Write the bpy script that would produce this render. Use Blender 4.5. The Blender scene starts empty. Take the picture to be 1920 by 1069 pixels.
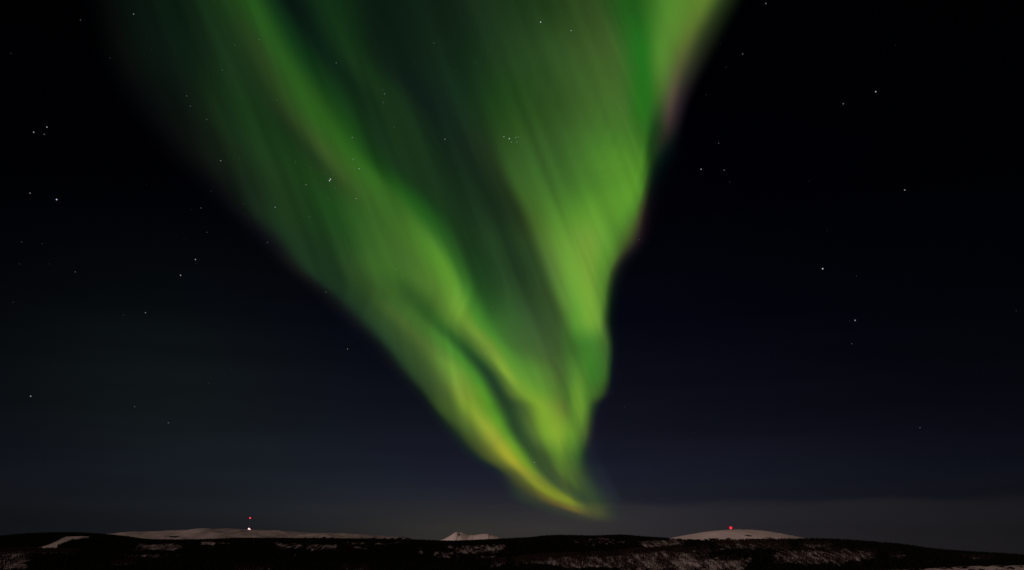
import bpy, math, random
import numpy as np
from mathutils import Vector

# ------------------------------------------------------------------ camera, sky, moon, exposure
scn = bpy.context.scene
COL = scn.collection
R = math.radians
F = 1547.0                      # focal length in photo pixels (photo 1920 x 1069)
PITCH = R(18.33)
ZC = 200.0                      # eye height above the valley floor
CP, SP = math.cos(PITCH), math.sin(PITCH)

cam_d = bpy.data.cameras.new("camera")
cam = bpy.data.objects.new("camera", cam_d)
COL.objects.link(cam)
cam.location = (0, 0, ZC)
cam.rotation_euler = (R(90) + PITCH, 0, 0)
cam_d.sensor_fit = 'HORIZONTAL'
cam_d.sensor_width = 36.0
cam_d.lens = 36.0 * F / 1920.0
cam_d.clip_start = 0.5
cam_d.clip_end = 5.0e6
scn.camera = cam

MOON_EL, MOON_AZ = R(15), R(-138)            # behind the viewer's left shoulder
moon_dir = Vector((math.sin(MOON_AZ) * math.cos(MOON_EL), math.cos(MOON_AZ) * math.cos(MOON_EL), math.sin(MOON_EL)))
ml = bpy.data.lights.new("moon_light", 'SUN')
ml.energy = 1.2
ml.angle = R(0.5)
ml.color = (1.0, 0.66, 0.57)
mo = bpy.data.objects.new("moon_light", ml)
COL.objects.link(mo)
mo.rotation_euler = (-moon_dir).to_track_quat('-Z', 'Y').to_euler()

scn.view_settings.view_transform = 'Standard'
scn.view_settings.look = 'None'
scn.view_settings.exposure = 0.0
scn.view_settings.gamma = 1.0
scn.cycles.use_denoising = False
scn.cycles.transparent_max_bounces = 24
scn.cycles.max_bounces = 4


def s2l(c):
    c = np.asarray(c, dtype=float) / 255.0
    return np.where(c <= 0.04045, c / 12.92, ((c + 0.055) / 1.055) ** 2.4)


# night sky as a function of azimuth and elevation (degrees): base ramp + town glow + airglow
RAMP = [(-4, (25, 25, 30)), (1.0, (25, 25.5, 31)), (2.6, (25, 26.5, 35)), (4.4, (21, 23.5, 35)), (6.0, (17, 18.5, 30)),
        (8.0, (12, 13.5, 23)), (11.5, (7, 8, 17)), (15, (3, 4, 12)), (18.5, (2, 3, 8)), (22, (1, 1, 5)),
        (26, (0, 0, 4)), (30, (0, 0, 2)), (40, (0, 0, 1)), (60, (0, 0, 1))]
E0D, E1D = -4.0, 60.0
EL0 = 0.77
# blobs: (az, el, sigma az, sigma el, linear rgb)
BLOBS = [(-23.0, 8.5, 10.5, 7.5, (0.0028, 0.0048, 0.0036)),     # pale green airglow low on the left
         (-2.0, 0.9, 9.0, 1.8, (0.0150, 0.0122, 0.0058)),      # warm town glow behind the fells
         (-13.0, 4.0, 8.0, 3.2, (0.0010, 0.0024, 0.0008))]
BANK = (0.0076, 0.0060, 0.0056)                                # thin cloud bank low on the right


def sstep(a, b, x):
    t = np.clip((x - a) / (b - a), 0, 1)
    return t * t * (3 - 2 * t)


def sky_rgb(az, el):
    az = np.asarray(az, float); el = np.asarray(el, float) - EL0
    ks = np.array([k for k, _ in RAMP]); cs = np.array([s2l(c) for _, c in RAMP])
    out = np.stack([np.interp(el, ks, cs[:, i]) for i in range(3)], -1)
    g = 0.40 + 0.95 * np.exp(-(az / 21.5) ** 2)
    out = out * g[..., None]
    for a, e, sa, se, c in BLOBS:
        w = np.exp(-((az - a) / sa) ** 2 - ((el - e) / se) ** 2)
        out = out + w[..., None] * np.array(c)
    w = sstep(2.85, 2.45, el) * sstep(-2.0, 7.0, az) * g
    return out + w[..., None] * np.array(BANK)


def build_world():
    w = bpy.data.worlds.new("World")
    scn.world = w
    w.use_nodes = True
    nt = w.node_tree
    for n in list(nt.nodes):
        nt.nodes.remove(n)
    N = nt.nodes.new
    L = nt.links.new

    def m(op, a, b=None, c=None):
        n = N('ShaderNodeMath'); n.operation = op
        for i, v in enumerate((a, b, c)):
            if v is None: continue
            if isinstance(v, (int, float)): n.inputs[i].default_value = v
            else: L(v, n.inputs[i])
        return n.outputs[0]

    def scale(col, fac):
        n = N('ShaderNodeVectorMath'); n.operation = 'SCALE'
        if isinstance(col, tuple): n.inputs[0].default_value = col
        else: L(col, n.inputs[0])
        if isinstance(fac, (int, float)): n.inputs['Scale'].default_value = fac
        else: L(fac, n.inputs['Scale'])
        return n.outputs[0]

    def add(a, b):
        n = N('ShaderNodeVectorMath'); n.operation = 'ADD'
        L(a, n.inputs[0]); L(b, n.inputs[1])
        return n.outputs[0]

    tc = N('ShaderNodeTexCoord')
    sx = N('ShaderNodeSeparateXYZ'); L(tc.outputs['Generated'], sx.inputs[0])
    x, y, z = sx.outputs
    az = m('MULTIPLY', m('ARCTAN2', x, y), 180 / math.pi)
    el = m('SUBTRACT', m('MULTIPLY', m('ARCSINE', z), 180 / math.pi), EL0)
    t = N('ShaderNodeMapRange'); t.inputs['From Min'].default_value = E0D; t.inputs['From Max'].default_value = E1D
    L(el, t.inputs['Value'])
    rp = N('ShaderNodeValToRGB'); L(t.outputs[0], rp.inputs[0])
    els = rp.color_ramp.elements
    while len(els) > 1: els.remove(els[-1])
    for i, (k, c) in enumerate(RAMP):
        p = (k - E0D) / (E1D - E0D)
        e = els[0] if i == 0 else els.new(p)
        e.position = p
        l = s2l(c); e.color = (l[0], l[1], l[2], 1)

    def gauss(v, c, s):
        d = m('DIVIDE', m('SUBTRACT', v, c), s)
        return m('MULTIPLY', d, d)

    g = m('ADD', m('MULTIPLY', m('EXPONENT', m('MULTIPLY', gauss(az, 0.0, 21.5), -1.0)), 0.95), 0.40)
    out = scale(rp.outputs[0], g)
    for a, e, sa, se, c in BLOBS:
        wv = m('EXPONENT', m('MULTIPLY', m('ADD', gauss(az, a, sa), gauss(el, e, se)), -1.0))
        out = add(out, scale(c, wv))

    def sst(v, a, b, lo, hi):
        n = N('ShaderNodeMapRange'); n.interpolation_type = 'SMOOTHSTEP'
        n.inputs['From Min'].default_value = a; n.inputs['From Max'].default_value = b
        n.inputs['To Min'].default_value = lo; n.inputs['To Max'].default_value = hi
        L(v, n.inputs['Value'])
        return n.outputs[0]
    bz = N('ShaderNodeTexNoise'); bz.inputs['Scale'].default_value = 9.0; bz.inputs['Detail'].default_value = 3.0
    bm = N('ShaderNodeMapping'); bm.inputs['Scale'].default_value = (1.0, 1.0, 5.0)
    L(tc.outputs['Generated'], bm.inputs[0]); L(bm.outputs[0], bz.inputs['Vector'])
    elb = m('ADD', el, m('MULTIPLY', m('SUBTRACT', bz.outputs['Fac'], 0.5), 1.1))
    wv = m('MULTIPLY', m('MULTIPLY', sst(elb, 2.35, 2.95, 1, 0), sst(az, -2.0, 7.0, 0, 1)), g)
    out = add(out, scale(BANK, wv))
    # thin streaky cloud and uneven airglow
    mp = N('ShaderNodeMapping'); mp.inputs['Scale'].default_value = (2.2, 2.2, 26.0)
    L(tc.outputs['Generated'], mp.inputs[0])
    nz = N('ShaderNodeTexNoise'); nz.inputs['Scale'].default_value = 1.6; nz.inputs['Detail'].default_value = 3.0
    L(mp.outputs[0], nz.inputs['Vector'])
    amp = m('ADD', m('MULTIPLY', nz.outputs['Fac'], 0.44), 0.78)
    out = scale(out, amp)
    # moonlit air
    sk = N('ShaderNodeTexSky'); sk.sky_type = 'NISHITA'; sk.sun_disc = False
    sk.sun_elevation = MOON_EL; sk.sun_rotation = MOON_AZ
    out = add(out, scale(sk.outputs[0], 0.00008))
    bg = N('ShaderNodeBackground'); L(out, bg.inputs[0]); bg.inputs[1].default_value = 1.0
    wo = N('ShaderNodeOutputWorld'); L(bg.outputs[0], wo.inputs[0])


build_world()


# ------------------------------------------------------------------ helpers
def ray(px, py):
    dx = (np.asarray(px, float) - 960.0) / F
    dy = (534.5 - np.asarray(py, float)) / F
    X = dx; Y = CP - dy * SP; Z = SP + dy * CP
    return X, Y, Z


def at_depth(px, py, D):
    X, Y, Z = ray(px, py)
    t = D / Y
    return X * t, Y * t, ZC + Z * t


def project(P):
    v = P - np.array([0, 0, ZC])
    f = v[:, 1] * CP + v[:, 2] * SP
    u = -v[:, 1] * SP + v[:, 2] * CP
    f = np.maximum(f, 1e-3)
    return 960 + F * v[:, 0] / f, 534.5 - F * u / f


def tag(o, label, cat, group=None, kind=None):
    o["label"] = label; o["category"] = cat
    if group: o["group"] = group
    if kind: o["kind"] = kind
    return o


def mesh_np(name, V, faces, mat=None, parent=None, smooth=False):
    """faces: (n,3) or (n,4) int array, or a list of such arrays"""
    if not isinstance(faces, list): faces = [faces]
    faces = [np.asarray(f, dtype=np.int32) for f in faces if len(f)]
    V = np.asarray(V, dtype=np.float32)
    me = bpy.data.meshes.new(name)
    me.vertices.add(len(V)); me.vertices.foreach_set('co', V.ravel())
    loops = np.concatenate([f.ravel() for f in faces])
    counts = np.concatenate([np.full(len(f), f.shape[1], np.int32) for f in faces])
    starts = np.concatenate([[0], np.cumsum(counts)[:-1]]).astype(np.int32)
    me.loops.add(len(loops)); me.loops.foreach_set('vertex_index', loops)
    me.polygons.add(len(counts)); me.polygons.foreach_set('loop_start', starts)
    me.polygons.foreach_set('loop_total', counts)
    if smooth: me.polygons.foreach_set('use_smooth', np.ones(len(counts), bool))
    me.update(calc_edges=True); me.validate()
    if mat: me.materials.append(mat)
    o = bpy.data.objects.new(name, me)
    COL.objects.link(o)
    if parent: o.parent = parent
    return o


def grid_faces(nr, nc):
    a = np.arange((nr - 1) * nc).reshape(nr - 1, nc)[:, :-1].ravel()
    return np.stack([a, a + 1, a + nc + 1, a + nc], 1)


def vnoise(x, y, seed=0):
    """smooth value noise, 0..1"""
    x = np.asarray(x, float); y = np.asarray(y, float)
    xi = np.floor(x).astype(np.int64); yi = np.floor(y).astype(np.int64)
    fx = x - xi; fy = y - yi
    fx = fx * fx * (3 - 2 * fx); fy = fy * fy * (3 - 2 * fy)

    def h(a, b):
        n = (a * 374761393 + b * 668265263 + seed * 974634777) & 0x7fffffff
        n = ((n ^ (n >> 13)) * 1274126177) & 0x7fffffff
        n = n ^ (n >> 16)
        return (n & 0xffff) / 65535.0
    return (h(xi, yi) * (1 - fx) + h(xi + 1, yi) * fx) * (1 - fy) + (h(xi, yi + 1) * (1 - fx) + h(xi + 1, yi + 1) * fx) * fy


def fbm(x, y, seed=0, oct=4):
    s = 0; a = 0.5; t = 0
    for i in range(oct):
        s = s + a * vnoise(x * 2 ** i, y * 2 ** i, seed + i); t += a; a *= 0.5
    return s / t


def nodes_mat(name):
    m = bpy.data.materials.new(name); m.use_nodes = True
    nt = m.node_tree
    return m, nt, nt.nodes['Principled BSDF']


def plain(name, col, rough=0.8, metal=0.0, noise=0.15, scale=0.4, spec=0.3):
    m, nt, b = nodes_mat(name)
    tc = nt.nodes.new('ShaderNodeTexCoord')
    nz = nt.nodes.new('ShaderNodeTexNoise'); nz.inputs['Scale'].default_value = scale
    nt.links.new(tc.outputs['Object'], nz.inputs['Vector'])
    mx = nt.nodes.new('ShaderNodeMix'); mx.data_type = 'RGBA'
    mx.inputs[6].default_value = tuple(c * (1 - noise) for c in col) + (1,)
    mx.inputs[7].default_value = tuple(min(1, c * (1 + noise)) for c in col) + (1,)
    nt.links.new(nz.outputs['Fac'], mx.inputs[0]); nt.links.new(mx.outputs[2], b.inputs['Base Color'])
    b.inputs['Roughness'].default_value = rough; b.inputs['Metallic'].default_value = metal
    b.inputs['Specular IOR Level'].default_value = spec
    return m


def emit(name, col, strength):
    m = bpy.data.materials.new(name); m.use_nodes = True
    nt = m.node_tree; nt.nodes.clear()
    e = nt.nodes.new('ShaderNodeEmission'); e.inputs[0].default_value = tuple(col) + (1,); e.inputs[1].default_value = strength
    o = nt.nodes.new('ShaderNodeOutputMaterial'); nt.links.new(e.outputs[0], o.inputs[0])
    return m


def terrain_mat(name, snow=(0.80, 0.80, 0.80), floor=(0.004, 0.004, 0.003), nscale=0.02, stretch=1.0, mottle=0.72):
    """snow over dark heath and forest floor; the per-vertex attribute 'open' says how much snow lies bare"""
    m, nt, b = nodes_mat(name)
    N, L = nt.nodes.new, nt.links.new
    at = N('ShaderNodeAttribute'); at.attribute_name = 'open'
    tc = N('ShaderNodeTexCoord')
    nz = N('ShaderNodeTexNoise'); nz.inputs['Scale'].default_value = nscale; nz.inputs['Detail'].default_value = 5
    nz.inputs['Roughness'].default_value = 0.65
    mp = N('ShaderNodeMapping'); mp.inputs['Scale'].default_value = (1.0, stretch, 1.0)
    L(tc.outputs['Object'], mp.inputs[0]); L(mp.outputs[0], nz.inputs['Vector'])
    ad = N('ShaderNodeMath'); ad.operation = 'MULTIPLY_ADD'
    L(nz.outputs['Fac'], ad.inputs[0]); ad.inputs[1].default_value = 2.0; ad.inputs[2].default_value = -1.0
    sm = N('ShaderNodeMath'); sm.operation = 'ADD'; L(at.outputs['Fac'], sm.inputs[0]); L(ad.outputs[0], sm.inputs[1])
    mr = N('ShaderNodeMapRange'); mr.interpolation_type = 'SMOOTHSTEP'
    mr.inputs['From Min'].default_value = 0.24; mr.inputs['From Max'].default_value = 0.92
    L(sm.outputs[0], mr.inputs['Value'])
    n2 = N('ShaderNodeTexNoise'); n2.inputs['Scale'].default_value = nscale * 0.25; n2.inputs['Detail'].default_value = 4
    L(tc.outputs['Object'], n2.inputs['Vector'])
    sn = N('ShaderNodeMix'); sn.data_type = 'RGBA'
    sn.inputs[6].default_value = tuple(c * mottle for c in snow) + (1,); sn.inputs[7].default_value = snow + (1,)
    L(n2.outputs['Fac'], sn.inputs[0])
    mx = N('ShaderNodeMix'); mx.data_type = 'RGBA'
    L(mr.outputs[0], mx.inputs[0]); mx.inputs[6].default_value = floor + (1,); L(sn.outputs[2], mx.inputs[7])
    L(mx.outputs[2], b.inputs['Base Color'])
    b.inputs['Roughness'].default_value = 0.9
    b.inputs['Specular IOR Level'].default_value = 0.0
    return m


M_SNOW = terrain_mat("fell_snow", snow=(0.82, 0.80, 0.79), nscale=0.012)
M_FELL = terrain_mat("vignetted_fell_snow", snow=(0.56, 0.55, 0.54), nscale=0.010, mottle=0.45)  # snow greyed to carry lens vignetting at the left; mottles are ground texture
M_WOOD = terrain_mat("wooded_slope", snow=(0.58, 0.56, 0.55), nscale=0.05, stretch=0.14)
M_NEAR = terrain_mat("wooded_slope_near", snow=(0.58, 0.56, 0.55), nscale=0.10, stretch=0.16)


# ------------------------------------------------------------------ terrain
def in_poly(px, py, poly):
    inside = np.zeros(len(px), bool)
    n = len(poly); j = n - 1
    for i in range(n):
        xi, yi = poly[i]; xj, yj = poly[j]
        c = ((yi > py) != (yj > py)) & (px < (xj - xi) * (py - yi) / (yj - yi + 1e-9) + xi)
        inside ^= c
        j = i
    return inside


RUN = [(67, 1028), (82, 1024.5), (100, 1017.5), (110, 1012.5), (122, 1006.5), (150, 1005.5), (165, 1006), (167, 1008.5),
       (150, 1010.5), (135, 1012.5), (120, 1017.5), (108, 1022.5), (107, 1027.5), (99, 1030)]
# bare or thinly wooded ground on the middle ridge: x0, x1, y0, y1, openness, slant
PATCH_MID = [(246, 348, 1018, 1034, .60, 0), (205, 330, 1036, 1060, .30, 0), (206, 256, 1050, 1060, .42, -6),
             (376, 405, 1015.5, 1022.5, .9, 0), (403, 430, 1018.5, 1022, .6, 0), (505, 575, 1017, 1032, .52, 0),
             (570, 636, 1019, 1035, .5, 0), (612, 634, 1023, 1029, .7, 0), (645, 692, 1016.5, 1021.5, .5, 0),
             (662, 688, 1025.5, 1030, .58, 0), (703, 730, 1017.5, 1022, .62, 0), (734, 752, 1016, 1020.5, .45, 0),
             (778, 797, 1030.5, 1038, .42, 0), (800, 870, 1033, 1049, .40, 8), (836, 960, 1021, 1039, .56, -4),
             (842, 858, 1018, 1031, .5, 0), (876, 935, 1040.5, 1048, .40, 0), (1060, 1190, 1009, 1024, .33, 0),
             (1120, 1145, 1007, 1016, .55, 0), (1185, 1300, 1010, 1030, .66, 0), (0, 60, 1026, 1050, .42, 0),
             (95, 135, 1029, 1042, .45, 0)]
PATCH_NEAR = [(-20, 60, 1028, 1072, .50, 0), (10, 160, 1027, 1040, .40, 0), (920, 950, 1052, 1063, .52, -6),
              (945, 1270, 1039, 1068, .52, -4), (1150, 1345, 1028, 1075, .50, -4), (1330, 1495, 1014, 1032, .38, 0),
              (1300, 1420, 1044, 1075, .46, 0), (1495, 1565, 1018, 1030, .40, 0), (1440, 1600, 1029, 1060, .48, 0),
              (1560, 1650, 1031, 1054, .42, 0), (1660, 1700, 1039, 1047, .30, 0), (1795, 1865, 1045, 1051, .25, 0),
              (430, 520, 1064, 1075, .25, 0), (640, 700, 1062, 1075, .25, 0), (200, 260, 1051, 1061, .36, -4)]
DARK_NEAR = [(45, 165, 1041, 1080, 0), (1335, 1405, 1033, 1046, 0), (1395, 1440, 1054, 1080, 0), (960, 1060, 1056, 1080, 0)]


def patch_open(px, py, patches, seed):
    o = np.zeros(len(px))
    jx = (fbm(px / 14, py / 6, seed) - .5) * 22; jy = (fbm(px / 14 + 40, py / 6, seed + 9) - .5) * 7
    for x0, x1, y0, y1, v, sl in patches:
        cx, cy = (x0 + x1) / 2, (y0 + y1) / 2
        u = (px + jx - cx) / ((x1 - x0) / 2)
        w = (py + jy - cy - sl * (px - cx) / (x1 - x0)) / ((y1 - y0) / 2)
        k = np.maximum(np.abs(u), np.abs(w))
        o = np.maximum(o, v * (1 - sstep(.45, 1.15, k)))
    return o


def open_mid(P):
    px, py = project(P)
    o = patch_open(px, py, PATCH_MID, 3)
    o = o * .84
    o[in_poly(px, py, RUN)] = 1.5
    return o


def open_near(P):
    px, py = project(P)
    o = patch_open(px, py, PATCH_NEAR, 5) * 1.15 + .07
    for x0, x1, y0, y1, _ in DARK_NEAR:
        u = (px - (x0 + x1) / 2) / ((x1 - x0) / 2); w = (py - (y0 + y1) / 2) / ((y1 - y0) / 2)
        o = o * sstep(.6, 1.1, np.sqrt(u * u + w * w))
    return o


def open_corner(P):
    px, py = project(P)
    return np.where(fbm(px / 10, py / 3, 8) > .40, .8, .1)


SCRUB = [(1240, 1400, 1008.5, 1020, 6), (300, 345, 1004, 1010, 0), (1430, 1452, 1006, 1012, 0), (560, 640, 1006, 1012, 0),
         (660, 790, 1005.5, 1013, 0), (1396, 1470, 1010, 1016, 0)]


def open_fell(P):
    px, py = project(P)
    o = np.full(len(px), 1.7)
    n = fbm(px / 7, py / 2.2, 12)
    for x0, x1, y0, y1, sl in SCRUB:
        cx, cy = (x0 + x1) / 2, (y0 + y1) / 2
        u = (px - cx) / ((x1 - x0) / 2); w = (py - cy + sl * (px - cx) / (x1 - x0)) / ((y1 - y0) / 2)
        k = np.maximum(np.abs(u), np.abs(w))
        o -= (1 - sstep(.5, 1.1, k)) * np.clip((n - .40) * 8, 0, 1.0) * 1.6
    return o


def open_peak(P):
    px, py = project(P)
    o = np.full(len(px), 1.7)
    for cx, cy, sx, sy, a in [(861, 1003, 3.4, 4.5, 1.0), (852, 1004.5, 2, 2, .6), (866, 1001, 3, 2, .5)]:
        o -= 1.5 * a * np.exp(-((px - cx) / sx) ** 2 - ((py - cy) / sy) ** 2)
    return o


def ridge(name, sky, D, front, back, zb, mat, openfn, label, nx=420, ny=60, rough=0.0, rs=300.0, power=1.0, seed=1):
    """a hill range whose crest runs across the view at depth D"""
    sx = np.array([p[0] for p in sky], float); sy = np.array([p[1] for p in sky], float)
    xs = np.linspace(sx[0], sx[-1], nx)
    # cubic-smoothed skyline
    k = np.interp(xs, sx, sy)
    for _ in range(2):
        k[1:-1] = (k[:-2] + 2 * k[1:-1] + k[2:]) / 4
    X, _, Zc = at_depth(xs, k, D)
    s = np.concatenate([np.linspace(-1, 0, ny), np.linspace(0, 1, ny // 3)[1:]])
    dep = np.where(s < 0, D + s * front, D + s * back)
    b = np.cos(np.clip(np.abs(s), 0, 1) ** power * math.pi / 2) ** 1.3
    XX = np.repeat(X[None], len(s), 0); YY = np.repeat(dep[:, None], nx, 1)
    hgt = np.maximum(Zc - zb, 2.0)
    ZZ = zb + hgt[None] * b[:, None]
    if rough:
        fade = np.clip(np.abs(s) * 6, 0, 1)[:, None] * b[:, None] ** .5
        ZZ = ZZ + (fbm(XX / rs, YY / rs, seed) - .5) * rough * fade
    V = np.stack([XX, YY, ZZ], -1).reshape(-1, 3)
    o = mesh_np(name, V, grid_faces(len(s), nx), mat, smooth=True)
    a = o.data.attributes.new('open', 'FLOAT', 'POINT')
    a.data.foreach_set('value', openfn(V).astype(np.float32))
    tag(o, label, 'hill', kind='structure')
    def height(x, y):
        h = np.interp(x, X, hgt)
        ss = np.where(y < D, (y - D) / front, (y - D) / back)
        bb = np.cos(np.clip(np.abs(ss), 0, 1) ** power * math.pi / 2) ** 1.3
        z = zb + h * bb
        if rough:
            z = z + (fbm(x / rs, y / rs, seed) - .5) * rough * np.clip(np.abs(ss) * 6, 0, 1) * bb ** .5
        return z
    return o, height, (X[0], X[-1])


# ground: one sheet to the horizon, with the lookout hill under the viewer
gr = np.concatenate([[0.01], np.geomspace(4, 400000, 90)])
ga = np.linspace(0, 2 * math.pi, 145)
RR, AA = np.meshgrid(gr, ga, indexing='ij')
gx, gy = RR * np.sin(AA), RR * np.cos(AA)
gz = 198.2 * np.exp(-(RR / 900.0) ** 2) + (fbm(gx / 700 + 50, gy / 700 + 50, 4) - .5) * 12 * sstep(300, 2500, RR)
V = np.stack([gx, gy, gz - RR ** 2 / 2 / 6.371e6 * 0.0], -1).reshape(-1, 3)
ground = mesh_np("ground", V, grid_faces(len(gr), len(ga)), M_WOOD, smooth=True)
a = ground.data.attributes.new('open', 'FLOAT', 'POINT')
a.data.foreach_set('value', (0.05 + 0.25 * (RR.ravel() < 300)).astype(np.float32))
tag(ground, "dark snowy valley floor under the wooded hills", "ground", kind='structure')

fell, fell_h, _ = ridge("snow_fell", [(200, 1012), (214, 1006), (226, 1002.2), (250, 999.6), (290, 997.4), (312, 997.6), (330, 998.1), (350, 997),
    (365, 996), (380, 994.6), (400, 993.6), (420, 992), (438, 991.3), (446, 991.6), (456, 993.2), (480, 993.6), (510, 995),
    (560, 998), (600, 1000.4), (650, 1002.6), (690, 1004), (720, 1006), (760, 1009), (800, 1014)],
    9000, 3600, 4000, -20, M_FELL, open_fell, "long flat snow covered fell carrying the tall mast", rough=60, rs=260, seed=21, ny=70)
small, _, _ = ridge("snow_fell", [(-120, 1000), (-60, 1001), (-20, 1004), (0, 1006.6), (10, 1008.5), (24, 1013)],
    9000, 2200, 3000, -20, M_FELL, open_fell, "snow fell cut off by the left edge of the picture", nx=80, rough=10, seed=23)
peak, _, _ = ridge("snow_peak", [(790, 1020), (822, 1014.6), (835, 1009.6), (846, 1003.4), (853, 998.6), (858, 997.2), (862, 998.6), (866, 998.2),
    (873, 1000.4), (880, 1003), (890, 1003.4), (900, 1001.8), (910, 1001), (916.5, 1001.2), (918.5, 1002.4), (926, 1004.4), (934, 1006.6), (950, 1013), (970, 1020)],
    20000, 1500, 2600, -40, M_SNOW, open_peak, "small pointed snow peak under the foot of the aurora", rough=60, rs=500, seed=25, nx=420)
dome, dome_h, _ = ridge("snow_dome", [(1225, 1016), (1245, 1011), (1260, 1008.2), (1280, 1004.6), (1300, 1001), (1320, 997.6), (1340, 995.2), (1360, 993.8), (1380, 993.2),
    (1400, 993.6), (1420, 995.2), (1440, 998), (1460, 1002), (1480, 1006), (1500, 1010), (1525, 1016)],
    9000, 2300, 4000, -20, M_SNOW, open_fell, "rounded snow dome with a red beacon on top", rough=24, rs=300, seed=27)
mid, mid_h, mid_x = ridge("forest_ridge", [(-160, 1013), (-60, 1011), (0, 1010), (20, 1008.2), (60, 1003.8), (100, 1001.8), (130, 1001), (160, 1001.5), (190, 1003.5), (220, 1006.5), (250, 1011.2),
    (280, 1013.4), (330, 1014), (400, 1013), (450, 1011.6), (480, 1011), (520, 1011), (560, 1011.4), (640, 1012), (700, 1012.6), (760, 1013.6),
    (820, 1015.6), (850, 1016), (880, 1015), (920, 1013.5), (960, 1012), (990, 1010.4), (1020, 1007), (1050, 1006), (1080, 1006.6), (1110, 1007), (1140, 1005.6),
    (1160, 1005), (1180, 1006), (1200, 1008), (1230, 1010), (1260, 1012), (1300, 1015.5), (1345, 1020), (1400, 1026), (1480, 1032), (1560, 1040)],
    5000, 1500, 1800, -10, M_WOOD, open_mid, "dark wooded ridge along the middle distance below the fells", nx=900, ny=110, rough=22, rs=260, seed=29)
near, near_h, near_x = ridge("wooded_slope", [(-200, 1036), (-60, 1035), (0, 1034), (60, 1032.5), (150, 1036), (200, 1044), (300, 1052), (400, 1055), (480, 1057), (600, 1059), (700, 1060), (800, 1059), (900, 1056),
    (950, 1051), (1000, 1045), (1100, 1041), (1180, 1035), (1280, 1025.5), (1340, 1018), (1400, 1017.2), (1440, 1016.6), (1490, 1014.8), (1520, 1014.4), (1560, 1015.4), (1600, 1018),
    (1650, 1023), (1700, 1030), (1740, 1034.5), (1780, 1036.5), (1810, 1039), (1860, 1042), (1900, 1044.5), (1920, 1047), (2000, 1052), (2120, 1060)],
    2500, 1000, 900, -5, M_NEAR, open_near, "nearer birch covered slope filling the lower right", nx=1000, ny=120, rough=10, rs=120, seed=31)
corner, corner_h, corner_x = ridge("snow_bank", [(1610, 1072), (1660, 1069.4), (1720, 1067.5), (1780, 1064), (1840, 1061), (1880, 1060.5), (1920, 1060), (2000, 1060), (2100, 1062)],
    1400, 420, 500, -5, M_NEAR, open_corner, "pale snowy clearing at the lower right corner", nx=240, rough=4, rs=60, seed=33)


# ------------------------------------------------------------------ woods
rng = np.random.default_rng(7)


def spruce_template():
    vs, fs = [], []
    for z0, z1, r in ((0.08, 0.60, 0.20), (0.38, 1.0, 0.14)):
        b = len(vs)
        for k in range(5):
            a_ = k * 2 * math.pi / 5 + (0.4 if z0 > .2 else 0)
            vs.append((r * math.cos(a_), r * math.sin(a_), z0))
        vs.append((0, 0, z1))
        fs += [(b + k, b + (k + 1) % 5, b + 5) for k in range(5)]
    b = len(vs)
    vs += [(-.02, 0, -.04), (.02, 0, -.04), (0, .02, .3)]
    fs.append((b, b + 1, b + 2))
    return np.array(vs), np.array(fs)


def birch_template(seed):
    rg = random.Random(seed)
    vs, fs = [], []
    for a_ in (0.3, 1.9):                      # thin trunk
        b = len(vs); c, s = math.cos(a_), math.sin(a_)
        vs += [(-.018 * c, -.018 * s, -.03), (.018 * c, .018 * s, -.03), (0, 0, .95)]
        fs.append((b, b + 1, b + 2))
    for k in range(11):                        # bare rising limbs with their twigs
        a_ = rg.uniform(0, 2 * math.pi); z = rg.uniform(.18, .66); l = rg.uniform(.12, .24) * (1.1 - z * .5)
        c, s = math.cos(a_), math.sin(a_); h = rg.uniform(.16, .32); w = rg.uniform(.02, .045)
        b = len(vs)
        vs += [(0, 0, z), (l * c - w * s, l * s + w * c, z + h), (l * c + w * s, l * s - w * c, z + h * .72)]
        fs.append((b, b + 1, b + 2))
    return np.array(vs), np.array(fs)


def scatter(name, pts, hts, templates, mat, label, cat):
    Vs, Fs, off = [], [], 0
    which = rng.integers(0, len(templates), len(pts))
    for ti, (tv, tf) in enumerate(templates):
        sel = which == ti
        p = pts[sel]; h = hts[sel]; n = len(p)
        if not n: continue
        a_ = rng.uniform(0, 2 * math.pi, n); c, s = np.cos(a_), np.sin(a_)
        wd = h * rng.uniform(.8, 1.25, n)
        x = (tv[None, :, 0] * c[:, None] - tv[None, :, 1] * s[:, None]) * wd[:, None] + p[:, 0:1]
        y = (tv[None, :, 0] * s[:, None] + tv[None, :, 1] * c[:, None]) * wd[:, None] + p[:, 1:2]
        z = tv[None, :, 2] * h[:, None] + p[:, 2:3]
        Vs.append(np.stack([x, y, z], -1).reshape(-1, 3))
        Fs.append((tf[None] + (np.arange(n) * len(tv))[:, None, None] + off).reshape(-1, 3))
        off += n * len(tv)
    o = mesh_np(name, np.concatenate(Vs), np.concatenate(Fs), mat)
    tag(o, label, cat, kind='stuff')
    return o


M_SPRUCE = plain("spruce_needles", (0.006, 0.008, 0.005), noise=0.4, scale=0.02, spec=0.0)
M_BIRCH = plain("bare_birch_twigs", (0.022, 0.016, 0.013), noise=0.4, scale=0.02, spec=0.0)


def candidates(n, x0, x1, D, front, back, hfn):
    y = rng.uniform(D - front, D + back * .12, n)
    x = rng.uniform(x0, x1, n)
    z = hfn(x, y)
    P = np.stack([x, y, z], 1)
    px, py = project(P)
    keep = (px > -90) & (px < 2010) & (py < 1085)
    return P[keep], px[keep], py[keep]


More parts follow.
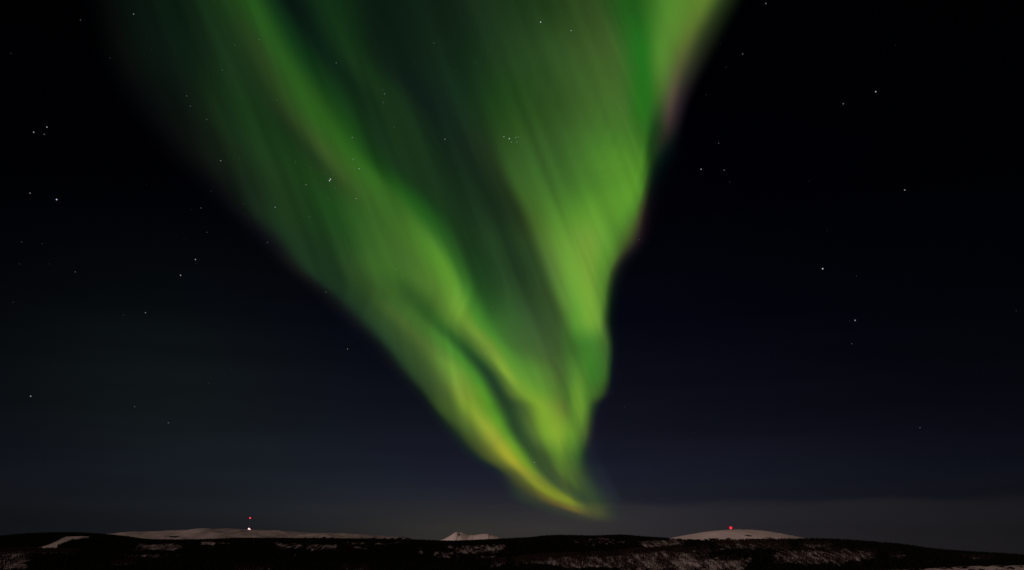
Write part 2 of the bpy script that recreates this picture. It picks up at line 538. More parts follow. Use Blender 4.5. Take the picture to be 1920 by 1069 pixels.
P, px, py = candidates(150000, mid_x[0], mid_x[1], 5000, 1100, 1800, mid_h)
om = open_mid(P)
r_ = rng.random(len(P))
sp_mid = P[(om < .22) & (r_ < .75)]
cl_m = fbm(P[:, 0] / 14, P[:, 1] / 140, 45, 3)
bi_mid = P[(om >= .22) & (om < 1.2) & (r_ < np.clip((cl_m - .36) * 4.5, .08, 1.0))]
P2, px2, py2 = candidates(130000, near_x[0], near_x[1], 2500, 560, 900, near_h)
on = open_near(P2)
clump = fbm(P2[:, 0] / 7, P2[:, 1] / 75, 44, 3)
r2 = rng.random(len(P2))
sp_near = P2[(on < .24) & (r2 < .55)]
bi_near = P2[(on >= .24) & (r2 < np.clip((clump - .34) * 4.0, .06, 1.0) * .85)]
P3, px3, py3 = candidates(4000, corner_x[0], corner_x[1], 1400, 200, 500, corner_h)
bi_cor = P3[(open_corner(P3) < .5) & (rng.random(len(P3)) < .5)]
# stunted birch scrub on the fells
def scrub(hfn, x0, x1, n):
    y = rng.uniform(9000 - 2300, 9000, n); x = rng.uniform(x0, x1, n)
    Q = np.stack([x, y, hfn(x, y)], 1)
    return Q[(open_fell(Q) < .75) & (rng.random(n) < .6)]


sc1 = scrub(fell_h, -4600, -800, 14000)
sc2 = scrub(dome_h, 1500, 3400, 14000)
spr = np.concatenate([sp_mid, sp_near])
hs = np.concatenate([rng.uniform(6, 11, len(sp_mid)), rng.uniform(5, 10, len(sp_near))])
scatter("spruce_forest", spr, hs, [spruce_template()], M_SPRUCE, "black spruce forest covering the hills along the horizon", "forest")
bir = np.concatenate([bi_mid, bi_near, bi_cor, sc1, sc2])
hb = np.concatenate([rng.uniform(5, 8, len(bi_mid)), rng.uniform(7, 13, len(bi_near)), rng.uniform(2, 4, len(bi_cor)),
                     rng.uniform(4, 7, len(sc1) + len(sc2))])
scatter("birch_wood", bir, hb, [birch_template(s) for s in range(6)], M_BIRCH, "bare winter birch wood with moonlit snow between the stems", "wood")


# ------------------------------------------------------------------ masts, station, rocks
def lathe(rings, n=10):
    V, Fc = [], []
    for r, z in rings:
        for k in range(n):
            a_ = 2 * math.pi * k / n
            V.append((r * math.cos(a_), r * math.sin(a_), z))
    for i in range(len(rings) - 1):
        for k in range(n):
            Fc.append((i * n + k, i * n + (k + 1) % n, (i + 1) * n + (k + 1) % n, (i + 1) * n + k))
    return np.array(V), np.array(Fc)


def bars(pairs, w):
    V, Fc = [], []
    for p, q in pairs:
        p, q = Vector(p), Vector(q)
        d = (q - p).normalized()
        s = d.cross(Vector((0, 0, 1)) if abs(d.z) < .95 else Vector((1, 0, 0))).normalized() * w
        t = d.cross(s).normalized() * w
        b = len(V)
        for e in (p, q):
            V += [e + s, e + t, e - s, e - t]
        Fc += [(b + k, b + (k + 1) % 4, b + 4 + (k + 1) % 4, b + 4 + k) for k in range(4)]
        Fc += [(b + 3, b + 2, b + 1, b), (b + 4, b + 5, b + 6, b + 7)]
    return np.array([tuple(v) for v in V]), np.array(Fc)


def lattice(h, r0, r1, steps):
    pr = []
    ang = [k * 2 * math.pi / 3 for k in range(3)]
    pt = lambda k, i: ((r0 + (r1 - r0) * i / steps) * math.cos(ang[k % 3]), (r0 + (r1 - r0) * i / steps) * math.sin(ang[k % 3]), h * i / steps)
    for i in range(steps):
        for k in range(3):
            pr += [(pt(k, i), pt(k, i + 1)), (pt(k, i), pt(k + 1, i + 1)), (pt(k, i + 1), pt(k + 1, i + 1))]
    return pr


def box(x0, x1, y0, y1, z0, z1):
    V = np.array([(x0, y0, z0), (x1, y0, z0), (x1, y1, z0), (x0, y1, z0), (x0, y0, z1), (x1, y0, z1), (x1, y1, z1), (x0, y1, z1)], float)
    Fc = np.array([(0, 3, 2, 1), (4, 5, 6, 7), (0, 1, 5, 4), (1, 2, 6, 5), (2, 3, 7, 6), (3, 0, 4, 7)])
    return V, Fc


def ball(r, c, n=14):
    th = np.linspace(-math.pi / 2 + .01, math.pi / 2 - .01, n)
    V, Fc = lathe([(r * math.cos(t), r * math.sin(t)) for t in th], n)
    return V + np.array(c), Fc


M_STEEL = plain("galvanised_steel", (0.22, 0.22, 0.23), rough=.5, metal=.6)
M_WALL = plain("station_wall", (0.45, 0.43, 0.42))
M_ROOF = plain("station_roof", (0.70, 0.69, 0.70))
M_RED = emit("red_beacon", (1.0, 0.03, 0.06), 2.6)
M_REDHOT = emit("red_beacon_hot", (1.0, 0.018, 0.035), 1.7)
M_FLOOD = emit("flood_lamp", (1.0, 0.60, 0.63), 1.7)
M_GLASS = plain("red_glass", (0.3, 0.02, 0.03), rough=.2)


def empty(name, loc):
    o = bpy.data.objects.new(name, None); COL.objects.link(o); o.location = loc
    o.empty_display_size = 5
    return o


def on_hill(pxl, hfn, D):
    X, _, _ = at_depth(pxl, 1000, D)
    return float(X), float(D), float(hfn(np.array([X]), np.array([D]))[0])


# tall guyed mast on the left fell
mx_, my_, mz_ = on_hill(466.3, fell_h, 9000)
mast = tag(empty("broadcast_mast", (mx_, my_, mz_)), "tall thin broadcast mast with a red light at its tip", "mast")
top = 9000 / F * (993.3 - 974.2) / CP * 1.0
V, Fc = bars(lattice(top, 2.6, 1.0, 14), .28); mesh_np("tower", V, Fc, M_STEEL, mast)
V, Fc = bars([((.9 * math.cos(a_), .9 * math.sin(a_), top * f), (top * .55 * math.cos(a_), top * .55 * math.sin(a_), -4))
              for a_ in (.5, .5 + 2.094, .5 + 4.189) for f in (.55, .92)], .12)
mesh_np("guy_wire", V, Fc, M_STEEL, mast)
V, Fc = ball(6.5, (0, 0, top + 1.2)); mesh_np("beacon", V, Fc, M_RED, mast)
V, Fc = lathe([(0.01, -8), (3, -7.5), (3.4, 2), (.01, 2.4)], 8); mesh_np("footing", V, Fc, M_WALL, mast)

# floodlit station hut at its foot
sx_, sy_, sz_ = on_hill(467.8, fell_h, 8930)
st = tag(empty("mast_station", (sx_ - 2, 8930, sz_)), "small station hut at the mast foot with a glaring pinkish white flood lamp", "building")
V, Fc = box(-9, 9, -5, 5, -6, 6); mesh_np("wall", V, Fc, M_WALL, st)
V = np.array([(-9.8, -5.8, 6.02), (9.8, -5.8, 6.02), (9.8, 5.8, 6.02), (-9.8, 5.8, 6.02), (-9.8, 0, 9.2), (9.8, 0, 9.2)])
mesh_np("roof", V, [np.array([(0, 1, 5, 4), (2, 3, 4, 5), (3, 2, 1, 0)]), np.array([(1, 2, 5), (3, 0, 4)])], M_ROOF, st)
V, Fc = box(-4.5, -2.4, -5.09, -4.99, -.5, 2.6); mesh_np("door", V, Fc, M_STEEL, st)
V, Fc = box(3.2, 5.6, -5.09, -4.99, 1.2, 3.2); mesh_np("window", V, Fc, M_GLASS, st)
V, Fc = ball(9.0, (-3.5, -16, 7.5)); mesh_np("flood_lamp", V, Fc, M_FLOOD, st)
V, Fc = ball(9.0, (6.5, -17, -1.0)); mesh_np("flood_lamp", V, Fc, M_FLOOD, st)
for p_ in ((-3.5, -16, 7.5), (6.5, -17, -1.0)):
    V, Fc = bars([((p_[0], p_[1], -9), p_)], .4); mesh_np("lamp_post", V, Fc, M_STEEL, st)

# short mast on the dome
dx_, dy_, dz_ = on_hill(1371, dome_h, 9000)
rm = tag(empty("radio_mast", (dx_, dy_, dz_)), "short mast with a glowing red beacon on the rounded snow dome", "mast")
V, Fc = bars(lattice(21, 1.6, .8, 5), .25); mesh_np("tower", V, Fc, M_STEEL, rm)
V, Fc = ball(13, (0, 0, 20)); mesh_np("beacon", V, Fc, M_REDHOT, rm)
V, Fc = box(-5, 4, -4, 3, -4, 4.2); mesh_np("hut", V, Fc, M_WALL, rm)
V = np.array([(-5.5, -4.5, 4.22), (4.5, -4.5, 4.22), (4.5, 3.5, 4.22), (-5.5, 3.5, 4.22), (-5.5, -.5, 6.2), (4.5, -.5, 6.2)])
mesh_np("roof", V, [np.array([(0, 1, 5, 4), (2, 3, 4, 5), (3, 2, 1, 0)]), np.array([(1, 2, 5), (3, 0, 4)])], M_ROOF, rm)

# bare rocks showing through the snow of the dome
M_ROCK = plain("dark_rock", (0.035, 0.030, 0.030), noise=.4, scale=.1)


def rock(seed, sx, sy, sz):
    rg = np.random.default_rng(seed)
    V, Fc = ball(1, (0, 0, 0), 11)
    n = 0.75 + .5 * fbm(V[:, 0] * 1.7 + seed * 9, V[:, 1] * 1.7 + V[:, 2] * 2.3, seed)
    return V * n[:, None] * np.array([sx, sy, sz]), Fc


def find_y(pxl, pyl, hfn):
    ys = np.linspace(6500, 9000, 900)
    X, Y, Z = at_depth(np.full_like(ys, pxl), np.full_like(ys, pyl), ys)
    h = hfn(X, Y)
    i = int(np.argmax(h >= Z))
    return X[i], Y[i], h[i]


for i, (pxl, pyl, sx, sy, sz, lab) in enumerate([(1401, 1004.6, 26, 16, 9, "dark bare rock low on the snow dome, left and higher of two"),
                                           (1406, 1005.4, 22, 14, 8, "dark bare rock low on the snow dome, right and lower of two")]):
    x_, y_, z_ = find_y(pxl, pyl, dome_h)
    V, Fc = rock(i + 3, sx, sy, sz)
    o = mesh_np("rock", V, Fc, M_ROCK, smooth=False); o.location = (x_, y_, z_)
    tag(o, lab, "rock", group="rocks on the snow dome")


# ------------------------------------------------------------------ aurora: two receding curtains of glowing rays
AUR = {}
exec_rows = """
0|140,-|215,6,12,9|290,10,24,14|350,14,32,17|385,18,42,18|400,20,46,19|412,22,50,20|440,29,61,22|470,31,71,22|510,18,50,23|545,9,24,17|625,19,49,21|700,11,27,17|850,17,34,20|905,23,42,22|1000,27,52,22|1098,54,82,36|1180,29,78,22|1262,84,135,45|1318,93,126,44|1360,34,49,22|1405,-
100|165,-|235,8,12,9|330,12,26,17|395,19,38,20|430,24,46,23|445,25,47,23|460,28,50,24|492,38,62,27|525,36,78,26|568,19,54,23|608,12,34,20|660,22,51,23|722,14,29,19|862,18,38,21|915,25,48,24|1020,42,72,32|1146,71,105,45|1203,34,106,28|1243,84,133,46|1275,85,103,47|1308,40,48,28|1350,-
200|205,-|285,6,9,9|350,12,20,14|410,21,42,20|470,22,49,22|490,23,49,23|508,28,50,24|548,40,71,27|588,41,86,26|640,23,61,22|690,18,42,21|735,25,51,24|810,16,32,24|880,23,46,25|935,29,62,23|1045,44,74,29|1160,72,114,45|1210,38,109,27|1236,55,85,37|1255,78,68,57|1270,46,36,40|1298,-
250|250,-|320,7,9,9|385,15,23,15|450,24,48,23|512,24,52,22|530,24,52,23|547,28,51,24|585,46,74,29|628,43,90,27|672,25,64,22|712,21,47,24|750,25,51,24|840,18,35,24|897,27,48,26|942,38,67,26|1050,52,87,35|1172,69,121,41|1206,50,103,31|1224,21,57,22|1251,40,37,31|1263,28,27,25|1285,-
300|290,-|355,8,9,9|415,18,28,18|490,26,51,24|555,27,59,23|572,28,57,23|588,29,54,25|622,52,80,32|665,47,95,28|702,28,67,24|735,24,51,25|770,25,50,24|870,20,38,24|915,32,48,27|950,47,79,33|1050,56,96,38|1175,84,141,42|1203,80,140,41|1217,36,73,25|1225,16,42,19|1235,6,24,17|1285,-
350|345,-|405,6,8,10|462,20,32,20|530,27,52,24|590,29,62,24|612,29,61,24|632,35,62,25|668,51,85,32|718,53,103,33|752,31,78,25|790,24,52,24|830,25,49,26|895,22,42,24|940,32,49,26|972,55,91,35|1055,63,107,40|1160,82,138,42|1188,88,146,42|1203,80,138,41|1214,38,64,25|1226,6,14,12|1265,-
400|405,-|450,12,14,14|500,24,44,25|565,28,57,25|625,29,69,26|645,33,73,26|665,40,81,29|705,50,92,33|755,62,109,37|795,36,90,28|840,25,54,25|885,26,48,26|935,26,46,27|965,33,50,27|1000,61,93,35|1055,80,133,44|1105,92,150,46|1160,88,147,44|1188,73,118,39|1201,61,65,36|1211,26,18,20|1236,-
450|460,-|505,12,13,18|545,25,46,26|595,27,54,26|645,35,69,29|672,42,80,32|695,50,88,34|740,61,100,37|800,78,133,43|838,40,86,31|875,27,55,26|915,32,59,31|950,34,60,31|985,43,66,32|1025,81,119,45|1060,98,146,51|1098,118,162,58|1145,92,146,50|1172,72,102,41|1190,49,51,34|1204,22,16,20|1228,-
500|510,-|550,18,22,20|578,26,48,29|620,28,54,29|660,42,71,33|690,54,91,36|720,55,96,35|775,69,109,42|832,90,147,45|860,48,97,33|890,30,64,29|930,34,62,32|955,35,60,33|1000,43,69,36|1042,89,126,51|1075,108,158,54|1105,122,166,58|1130,92,146,47|1143,77,118,43|1153,45,57,31|1165,16,18,20|1190,-
550|570,-|612,16,20,20|635,27,48,31|670,35,61,31|705,48,78,34|735,52,86,35|765,48,83,34|815,81,123,45|855,98,150,49|880,62,118,40|908,36,76,32|945,41,74,36|980,44,72,37|1020,50,74,37|1055,89,133,51|1080,104,156,53|1105,118,165,55|1122,104,152,52|1133,82,126,44|1142,38,66,27|1151,12,22,18|1172,-
600|622,-|662,16,20,22|690,32,54,33|725,46,74,36|755,68,98,42|785,66,109,43|812,50,96,35|845,81,122,44|872,110,154,52|898,76,140,45|930,53,100,41|965,52,89,42|1000,56,86,46|1040,55,83,42|1062,74,114,45|1082,92,150,50|1108,112,161,54|1122,106,152,54|1132,68,103,41|1140,31,51,26|1148,6,16,15|1168,-
650|675,-|712,14,20,22|735,35,59,35|770,57,84,41|805,83,116,49|840,72,129,44|868,43,88,37|893,83,118,47|918,114,150,54|938,88,145,47|960,71,116,47|990,63,96,46|1020,66,95,49|1045,61,90,43|1062,61,100,41|1085,61,113,40|1108,63,121,42|1122,65,114,41|1136,59,96,41|1145,33,55,30|1153,10,16,20|1172,-
700|722,-|752,16,22,24|775,43,67,37|810,67,94,44|858,110,152,54|885,80,145,44|914,35,65,38|934,78,110,46|950,130,168,56|970,100,152,51|1000,88,138,50|1030,79,116,47|1050,73,102,46|1064,75,116,46|1080,84,134,47|1096,76,129,44|1110,59,118,37|1122,59,112,40|1132,57,102,38|1142,33,59,31|1150,12,16,24|1168,-
740|762,-|788,16,22,24|806,47,69,35|838,71,96,42|868,124,150,51|905,96,155,42|938,37,63,37|962,89,118,47|985,118,160,50|1005,112,158,48|1030,95,140,47|1050,83,117,45|1064,76,118,44|1075,96,142,46|1086,104,150,49|1098,84,134,44|1112,69,110,40|1122,57,88,35|1130,43,63,32|1137,28,34,32|1145,14,16,26|1160,-
760|780,-|803,18,25,26|818,49,71,34|848,73,100,41|880,128,160,49|916,92,152,40|950,39,65,36|978,73,100,45|1015,124,164,47|1030,118,154,48|1048,102,129,47|1058,90,116,45|1066,87,124,45|1078,100,144,46|1090,106,150,48|1100,83,125,44|1108,57,88,38|1114,37,57,33|1119,26,40,33|1124,18,24,30|1130,14,16,28|1146,-
810|820,-|846,22,32,30|864,49,67,33|885,82,104,42|920,150,166,53|945,102,152,41|970,43,73,38|993,74,100,46|1025,120,160,47|1046,130,165,49|1058,118,158,47|1066,104,149,44|1074,98,142,45|1080,94,136,46|1087,87,125,45|1094,78,108,43|1100,67,88,41|1105,47,59,36|1109,36,42,37|1113,27,28,35|1120,20,20,32|1135,-
860|865,-|893,24,34,35|911,59,69,35|932,96,106,44|958,158,160,47|978,112,148,41|1005,53,76,41|1022,59,80,42|1040,78,110,43|1050,87,123,44|1058,83,118,43|1064,79,115,43|1070,75,112,42|1076,67,103,42|1082,59,93,42|1088,47,76,40|1093,37,59,39|1097,32,48,40|1101,28,40,40|1106,26,34,41|1116,24,28,41|1140,-
885|903,-|932,27,33,38|948,57,65,39|965,94,102,44|982,146,150,47|998,116,140,43|1022,57,78,44|1036,59,78,43|1050,73,98,43|1058,76,104,43|1064,74,102,43|1070,73,100,43|1076,71,97,43|1082,65,89,43|1088,57,78,43|1094,47,65,42|1100,40,53,43|1105,36,48,44|1110,34,42,44|1118,31,37,44|1128,29,33,44|1150,-
905|930,-|950,34,39,42|968,63,69,41|984,88,97,43|1000,130,140,46|1020,109,123,44|1044,59,78,47|1054,63,78,44|1064,65,82,43|1072,67,90,43|1078,69,93,43|1084,65,87,44|1090,61,81,45|1096,56,75,46|1102,50,68,46|1108,44,59,46|1114,40,52,46|1118,36,46,47|1123,34,42,47|1130,33,38,46|1140,31,35,46|1160,-
935|945,-|972,39,47,45|1000,57,63,43|1025,96,93,43|1050,120,134,42|1063,113,127,42|1077,73,88,45|1085,59,78,47|1092,53,73,48|1098,53,72,48|1104,53,71,47|1110,52,70,47|1115,50,67,47|1120,48,64,48|1125,46,60,48|1130,44,56,49|1135,42,52,49|1140,40,49,49|1145,38,45,49|1150,37,42,49|1157,35,40,48|1172,-
955|985,-|1025,46,51,45|1050,59,59,41|1075,102,93,43|1090,90,92,43|1100,80,86,43|1108,77,84,42|1112,75,82,42|1116,73,80,43|1120,72,78,43|1124,69,76,44|1127,67,73,44|1130,64,70,44|1133,60,67,44|1136,57,64,44|1139,54,61,45|1142,51,58,46|1145,49,55,46|1148,46,52,46|1152,44,50,48|1158,40,44,47|1175,-
967|1020,-|1060,48,50,46|1085,55,56,46|1100,65,67,47|1110,71,73,48|1116,70,73,48|1121,68,73,48|1124,67,72,48|1127,66,71,48|1129,65,70,48|1131,64,69,47|1133,63,68,47|1135,62,67,47|1137,60,65,47|1139,59,63,47|1141,57,61,47|1144,54,59,47|1147,52,57,48|1150,49,54,47|1154,48,52,47|1160,45,48,47|1178,-
985|1060,-|1085,-|1100,-|1110,-|1116,-|1120,-|1124,-|1127,-|1129,-|1131,-|1133,-|1135,-|1137,-|1139,-|1141,-|1143,-|1146,-|1149,-|1152,-|1156,-|1162,-|1180,-
"""
rows_y, rows_x, rows_c = [], [], []
for ln in exec_rows.strip().splitlines():
    parts = ln.split('|')
    y0 = float(parts[0]); xs_, cs_ = [], []
    for p in parts[1:]:
        q = p.split(',')
        xs_.append(float(q[0]))
        cs_.append((np.nan,) * 3 if q[1] == '-' else tuple(float(v) for v in q[1:4]))
    assert len(xs_) == 22, (y0, len(xs_))
    rows_y.append(y0); rows_x.append(xs_); rows_c.append(cs_)
rows_y = np.array(rows_y); rows_x = np.array(rows_x); rows_c = np.array(rows_c)
# glow of the aurora itself = what is seen there minus the night sky behind
X_, Y_, Z_ = ray(rows_x, rows_y[:, None] + 0 * rows_x)
n_ = np.sqrt(X_ ** 2 + Y_ ** 2 + Z_ ** 2)
base = sky_rgb(np.degrees(np.arctan2(X_, Y_)), np.degrees(np.arcsin(Z_ / n_)))
glow = np.where(np.isnan(rows_c), 0, s2l(np.nan_to_num(rows_c)) - base)
glow = np.clip(glow, 0, None) ** (1 / 2.2)


def pchip(xk, yk, xq):
    """monotone cubic; xk (n,), yk (n,m), xq (q,)"""
    h = np.diff(xk)[:, None]; d = np.diff(yk, axis=0) / h
    mm = np.zeros_like(yk)
    w1 = 2 * h[1:] + h[:-1]; w2 = h[1:] + 2 * h[:-1]
    ok = d[:-1] * d[1:] > 0
    with np.errstate(divide='ignore', invalid='ignore'):
        hm = (w1 + w2) / (w1 / d[:-1] + w2 / d[1:])
    mm[1:-1] = np.where(ok, hm, 0)
    mm[0] = d[0]; mm[-1] = d[-1]
    i = np.clip(np.searchsorted(xk, xq) - 1, 0, len(xk) - 2)
    t = ((xq - xk[i]) / (xk[i + 1] - xk[i]))[:, None]; hh = h[i]
    return ((1 + 2 * t) * (1 - t) ** 2 * yk[i] + t * (1 - t) ** 2 * hh * mm[i] + t * t * (3 - 2 * t) * yk[i + 1] + t * t * (t - 1) * hh * mm[i + 1])


# extend above the frame by the slope of the first two rows
d0 = (rows_x[0] - rows_x[1]) / 100.0
rows_y = np.concatenate([[-120.0], rows_y]); rows_x = np.concatenate([(rows_x[0] + d0 * 120)[None], rows_x])
glow = np.concatenate([(glow[0] * .96)[None], glow])
YQ = np.concatenate([np.arange(-110, 700, 5.0), np.arange(700, 984, 3.0), [985.0]])
GX = pchip(rows_y, rows_x, YQ)
GX = np.maximum.accumulate(GX, axis=1)
GC = pchip(rows_y, glow.reshape(len(rows_y), -1), YQ).reshape(len(YQ), 22, 3)


def soften(A, sig):
    """running Gaussian mean along the curtain, sig in photo pixels per row"""
    out = np.empty_like(A)
    for j in range(len(YQ)):
        w = np.exp(-.5 * ((YQ - YQ[j]) / sig[j]) ** 2) * np.gradient(YQ)
        half = min(YQ[j] - YQ[0], YQ[-1] - YQ[j])
        w = np.where(np.abs(YQ - YQ[j]) <= half + 1e-6, w, 0)
        out[j] = np.tensordot(w / w.sum(), A, (0, 0))
    return out


sig = np.interp(YQ, [-110, 400, 540, 600, 985], [26, 20, 10, 5, 4])
GX, GC = soften(GX, sig), soften(GC, sig)
SUB = 12
uq = np.linspace(0, 21, 21 * SUB + 1)
aur_x = np.zeros((len(YQ), len(uq))); aur_c = np.zeros((len(YQ), len(uq), 3))
for j in range(len(YQ)):
    xk = GX[j] + np.arange(22) * 1e-3
    xl = np.interp(uq, np.arange(22), xk)
    aur_x[j] = xl
    aur_c[j] = pchip(xk, GC[j], xl)
aur_c = np.clip(aur_c, 0, None)
# fine ray structure
YY = np.repeat(YQ[:, None], len(uq), 1)
low = sstep(520, 620, YY) * sstep(1000, 880, aur_x)
slant = aur_x - (.38 - .20 * low) * YY - .10 * low * 620     # rays lean along the field lines
st = (fbm(slant / 34, YY / 520 + 5, 63, 4) - .5) * .36 + (fbm(slant / 90, YY / 600 + 2, 66, 2) - .5) * .18 + (fbm(slant / 15, YY / 260 + 8, 68, 2) - .5) * .07
edge = (sstep(0, 2.5, uq) * sstep(21, 19.5, uq))[None] * (1 - sstep(16.5, 17.5, uq)[None] * sstep(280, 200, YY) * .8)
aur_c = aur_c * (1 + st * edge)[..., None]
aur_lin = aur_c ** 2.2

M_AUR = bpy.data.materials.new("aurora_glow"); M_AUR.use_nodes = True
nt = M_AUR.node_tree; nt.nodes.clear()
at = nt.nodes.new('ShaderNodeAttribute'); at.attribute_name = 'glow'
em = nt.nodes.new('ShaderNodeEmission'); nt.links.new(at.outputs['Color'], em.inputs[0]); em.inputs[1].default_value = 1.0
tr = nt.nodes.new('ShaderNodeBsdfTransparent')
ad = nt.nodes.new('ShaderNodeAddShader'); nt.links.new(em.outputs[0], ad.inputs[0]); nt.links.new(tr.outputs[0], ad.inputs[1])
om_ = nt.nodes.new('ShaderNodeOutputMaterial'); nt.links.new(ad.outputs[0], om_.inputs[0])
M_AUR.cycles.emission_sampling = 'NONE'

aur = tag(empty("aurora", (0, 160000, 0)), "bright green aurora pouring down the night sky to a point above the small snow peak", "aurora")


def curtain(i0, i1, weight, alt, label, shells=3):
    xs_ = aur_x[:, i0:i1]; c_ = aur_lin[:, i0:i1] * weight[None, i0:i1, None]
    X, Y, Z = ray(xs_, np.repeat(YQ[:, None], xs_.shape[1], 1))
    n = np.sqrt(X * X + Y * Y + Z * Z)
    sin_el = Z / n
    Vs, Fs, Cs, off = [], [], [], 0
    for k in range(shells):                     # the curtain is some kilometres thick
        dist = alt * (1 + .045 * k) / (sin_el + .08) / n
        Pp = np.stack([X * dist, Y * dist, ZC + Z * dist], -1).reshape(-1, 3)
        Vs.append(Pp); Fs.append(grid_faces(*xs_.shape) + off); off += len(Pp)
        Cs.append(c_.reshape(-1, 3) / shells)
    Vv = np.concatenate(Vs) - np.array([0, 160000, 0])
    o = mesh_np("curtain", Vv, np.concatenate(Fs), M_AUR, aur, smooth=True)
    c4 = np.concatenate([np.concatenate(Cs), np.ones((len(Vv), 1))], 1).astype(np.float32)
    a_ = o.data.attributes.new('glow', 'FLOAT_COLOR', 'POINT'); a_.data.foreach_set('color', c4.ravel())
    o["label"] = label
    return o


wl = 1 - sstep(9.6, 12.2, uq)
curtain(0, 13 * SUB, wl, 100000.0, "slanting left curtain with a yellowish lower hem")
curtain(9 * SUB, 21 * SUB + 1, 1 - wl, 112000.0, "broad right curtain with pinkish outer fringe")


# ------------------------------------------------------------------ stars
STARS = [(250.5, 26.5, .5), (151, 37.5, .3), (20.6, 100, .2), (274.7, 65.5, .15), (284.6, 93, .13), (206.5, 109, .2), (350, 180, .3), (357, 199, .3),
    (387.6, 224, .3), (88, 238.4, .65), (63.3, 248, .65), (83, 252, .38), (56.3, 362.3, .5), (106.2, 374.2, 1.0), (377, 390, .32), (357.6, 393.5, .14),
    (395.7, 358.5, .16), (388, 435.7, .26), (345, 449.5, .14), (40.6, 454, .26), (79, 457, .2), (275, 345.7, .13), (36.4, 494.8, .2), (92, 495, .13),
    (141.2, 509.8, .32), (366.5, 486.7, .6), (338.5, 516.3, .6), (272.7, 586.4, .52), (231.4, 590.8, .18), (24.5, 567, .18), (57.5, 743, .62),
    (252.5, 762.6, .32), (315.6, 792.9, .38), (391, 719.7, .18), (651.6, 654.3, .42), (434, 693, .14),
    (1436, 6.7, .48), (1351, 82.6, .15), (1392.4, 101, .42), (1361.4, 126, .2), (1324, 177.5, .17), (1581.2, 194.6, .52), (1586.8, 184, .14),
    (1347.7, 268.7, .3), (1314.7, 317.4, .62), (1358, 319.2, .42), (1368, 341.4, .17), (1517, 339.6, .14), (1551, 431.5, .14),
    (1542.5, 504, .92), (1606, 517.7, .17), (1603.2, 600.7, .66), (1597, 644.5, .32), (1642, 172, .74), (1679, 85, .14), (1696.4, 356.4, .64),
    (1905.4, 582.7, .17), (1171.8, 763, .17), (1301.8, 811.9, .14), (1725, 802, .32),
    (486.6, 74.2, .32), (440.2, 85, .22), (416.6, 131.6, .22), (519.2, 188, .22), (413.9, 301.3, .52), (449, 297, .17), (554.2, 302.5, .27), (553.6, 306, .18),
    (630.5, 118, .4), (813.3, 81, .32), (778.6, 117.3, .15), (891.7, 117.3, .22), (854.9, 132.9, .17), (834.2, 261.2, .52),
    (717.7, 168.6, .22), (720.9, 176.2, .42), (719.3, 191.6, .34), (717.2, 195, .22), (746, 223.3, .18), (738.8, 239.2, .24), (744.4, 260, .15), (660.4, 258.1, .42),
    (662.3, 298.7, .42), (664.9, 315, .24), (673.2, 316.5, .54), (573.5, 346.4, .42), (619.5, 336, .8), (617.8, 338.9, .8), (610.5, 324.3, .22), (625.5, 327.2, .22),
    (628.6, 352, .24), (615.3, 373.5, .24), (667.8, 372.4, .48), (580.8, 406.4, .24), (583, 313.7, .17),
    (1013.6, 41.6, .82), (1070.8, 57.5, .54), (1053, 21.5, .18), (1103, 17, .18), (1161.7, 203.5, .28),
    (944.8, 256.4, .54), (955, 260, .82), (967.2, 257.9, .44), (972, 257, .38), (958.9, 266.6, .42), (969.3, 266.6, .44),
    (516, 388.9, .52), (501.4, 454.7, .34), (611, 547.8, .32), (743, 505, .34), (566, 508, .14), (630, 523, .14), (456.5, 382.3, .18), (458.6, 401.4, .14),
    (924.2, 576.4, .24), (1198.6, 449.5, .22), (911, 663.2, .38), (917.5, 686.3, .28), (1002.4, 867.5, .45)]
STAR_D = 120000.0
RF = F * 1024.0 / 1920.0
tiers = {}


def star_mat(col, strength):
    m = emit("starlight", col, strength)
    nt = m.node_tree; N = nt.nodes
    e = next(n for n in N if n.type == 'EMISSION'); o = next(n for n in N if n.type == 'OUTPUT_MATERIAL')
    t = N.new('ShaderNodeBsdfTransparent'); a = N.new('ShaderNodeAddShader')
    nt.links.new(e.outputs[0], a.inputs[0]); nt.links.new(t.outputs[0], a.inputs[1]); nt.links.new(a.outputs[0], o.inputs[0])
    m.cycles.emission_sampling = 'NONE'
    return m


def star_mesh(b, blue):
    q = (max(2, round(b * 16)) / 16, blue)
    if q not in tiers:
        r = (.38 + .16 * b) / RF * STAR_D
        V, Fc = ball(r, (0, 0, 0), 8)
        col = (.62, .66, 1.0) if blue else (.95, .97, 1.0)
        m = star_mat(col, .48 * q[0] ** 2.1)
        o = mesh_np("star", V, Fc, m)
        me = o.data; bpy.data.objects.remove(o)
        tiers[q] = me
    return tiers[q]


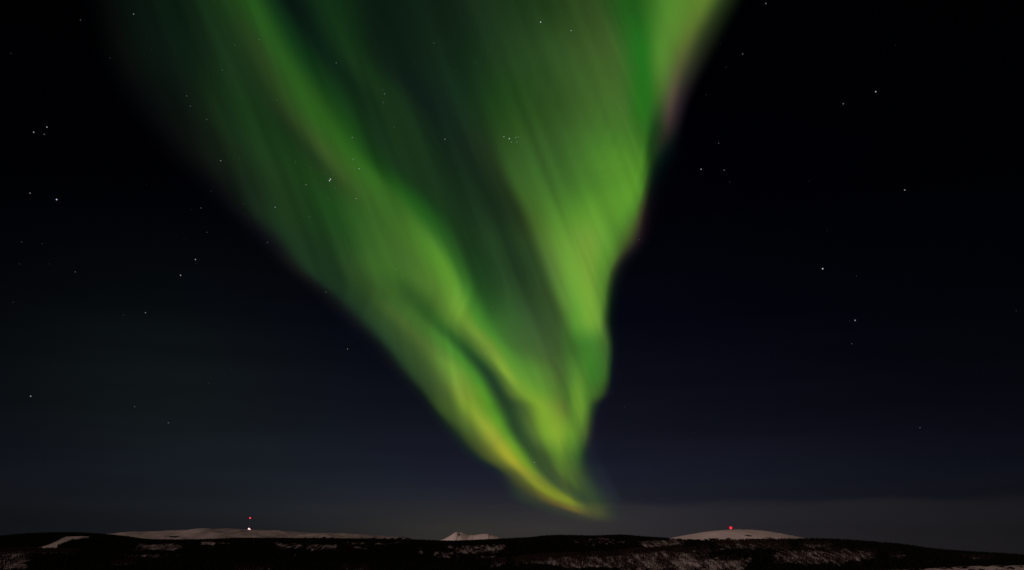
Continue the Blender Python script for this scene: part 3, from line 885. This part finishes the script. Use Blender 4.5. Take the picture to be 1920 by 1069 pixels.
ORD = ["first", "second", "third", "fourth", "fifth", "sixth", "seventh", "eighth", "ninth", "tenth", "eleventh", "twelfth", "thirteenth", "fourteenth", "fifteenth", "sixteenth"]
named = {(106.2, 374.2): "brightest blue white star, alone in the dark sky at far left",
         (619.5, 336): "upper star of the tight bright pair on the left aurora band",
         (617.8, 338.9): "lower star of the tight bright pair on the left aurora band",
         (1542.5, 504): "brightest star in the dark sky right of the aurora",
         (1013.6, 41.6): "bright star on the green aurora near the top of the picture",
         (1642, 172): "bright lone star high in the black sky at upper right",
         (955, 260): "brightest star of the tiny cluster in the middle of the aurora",
         (1002.4, 867.5): "faint star in the dark lane just above the aurora tip",
         (57.5, 743): "lone clear star low in the dark sky near the left edge"}
cells = {}
for s in STARS:
    x, y, b = s
    j = int(np.argmin(np.abs(YQ - y)))
    e0, e1 = GX[j, 1], GX[j, 20]
    if 940 < x < 976 and 252 < y < 270: zone = "in the tiny cluster on the aurora"
    elif x < e0: zone = "in dark sky left of aurora"
    elif x > e1: zone = "in black sky right of aurora"
    else: zone = "on the green aurora"
    if "cluster" in zone: band = ""
    elif "on the green" in zone:
        band = "close to the top edge" if y < 150 else "above mid height" if y < 285 else "just above its middle" if y < 345 else "about its middle" if y < 480 else "in its lower half"
    else:
        band = "at the top" if y < 120 else "in the upper part" if y < 290 else "a little above mid height" if y < 420 else "about mid height" if y < 540 else "low down"
    cells.setdefault((zone, band), []).append(s)
for (zone, band), lst in cells.items():
    lst.sort()
    for i, (x, y, b) in enumerate(lst):
        me = star_mesh(b, (x, y) == (106.2, 374.2))
        o = bpy.data.objects.new("star", me); COL.objects.link(o)
        X, Y, Z = ray(x, y); n = math.sqrt(X * X + Y * Y + Z * Z)
        o.location = (X / n * STAR_D, Y / n * STAR_D, ZC + Z / n * STAR_D)
        adj = "bright" if b >= .6 else "small" if b >= .3 else "faint"
        lab = named.get((x, y))
        if not lab:
            k = len(lst) - 1 - i
            rank = "rightmost there" if k == 0 and i > 0 else f"{ORD[i]} from left" if i <= k or k > 11 else f"{ORD[k]} from right"
            lab = f"{adj} star {zone}" + (f" {band}" if band else "") + f", {rank}"
        tag(o, lab, "star", group="stars in the night sky")
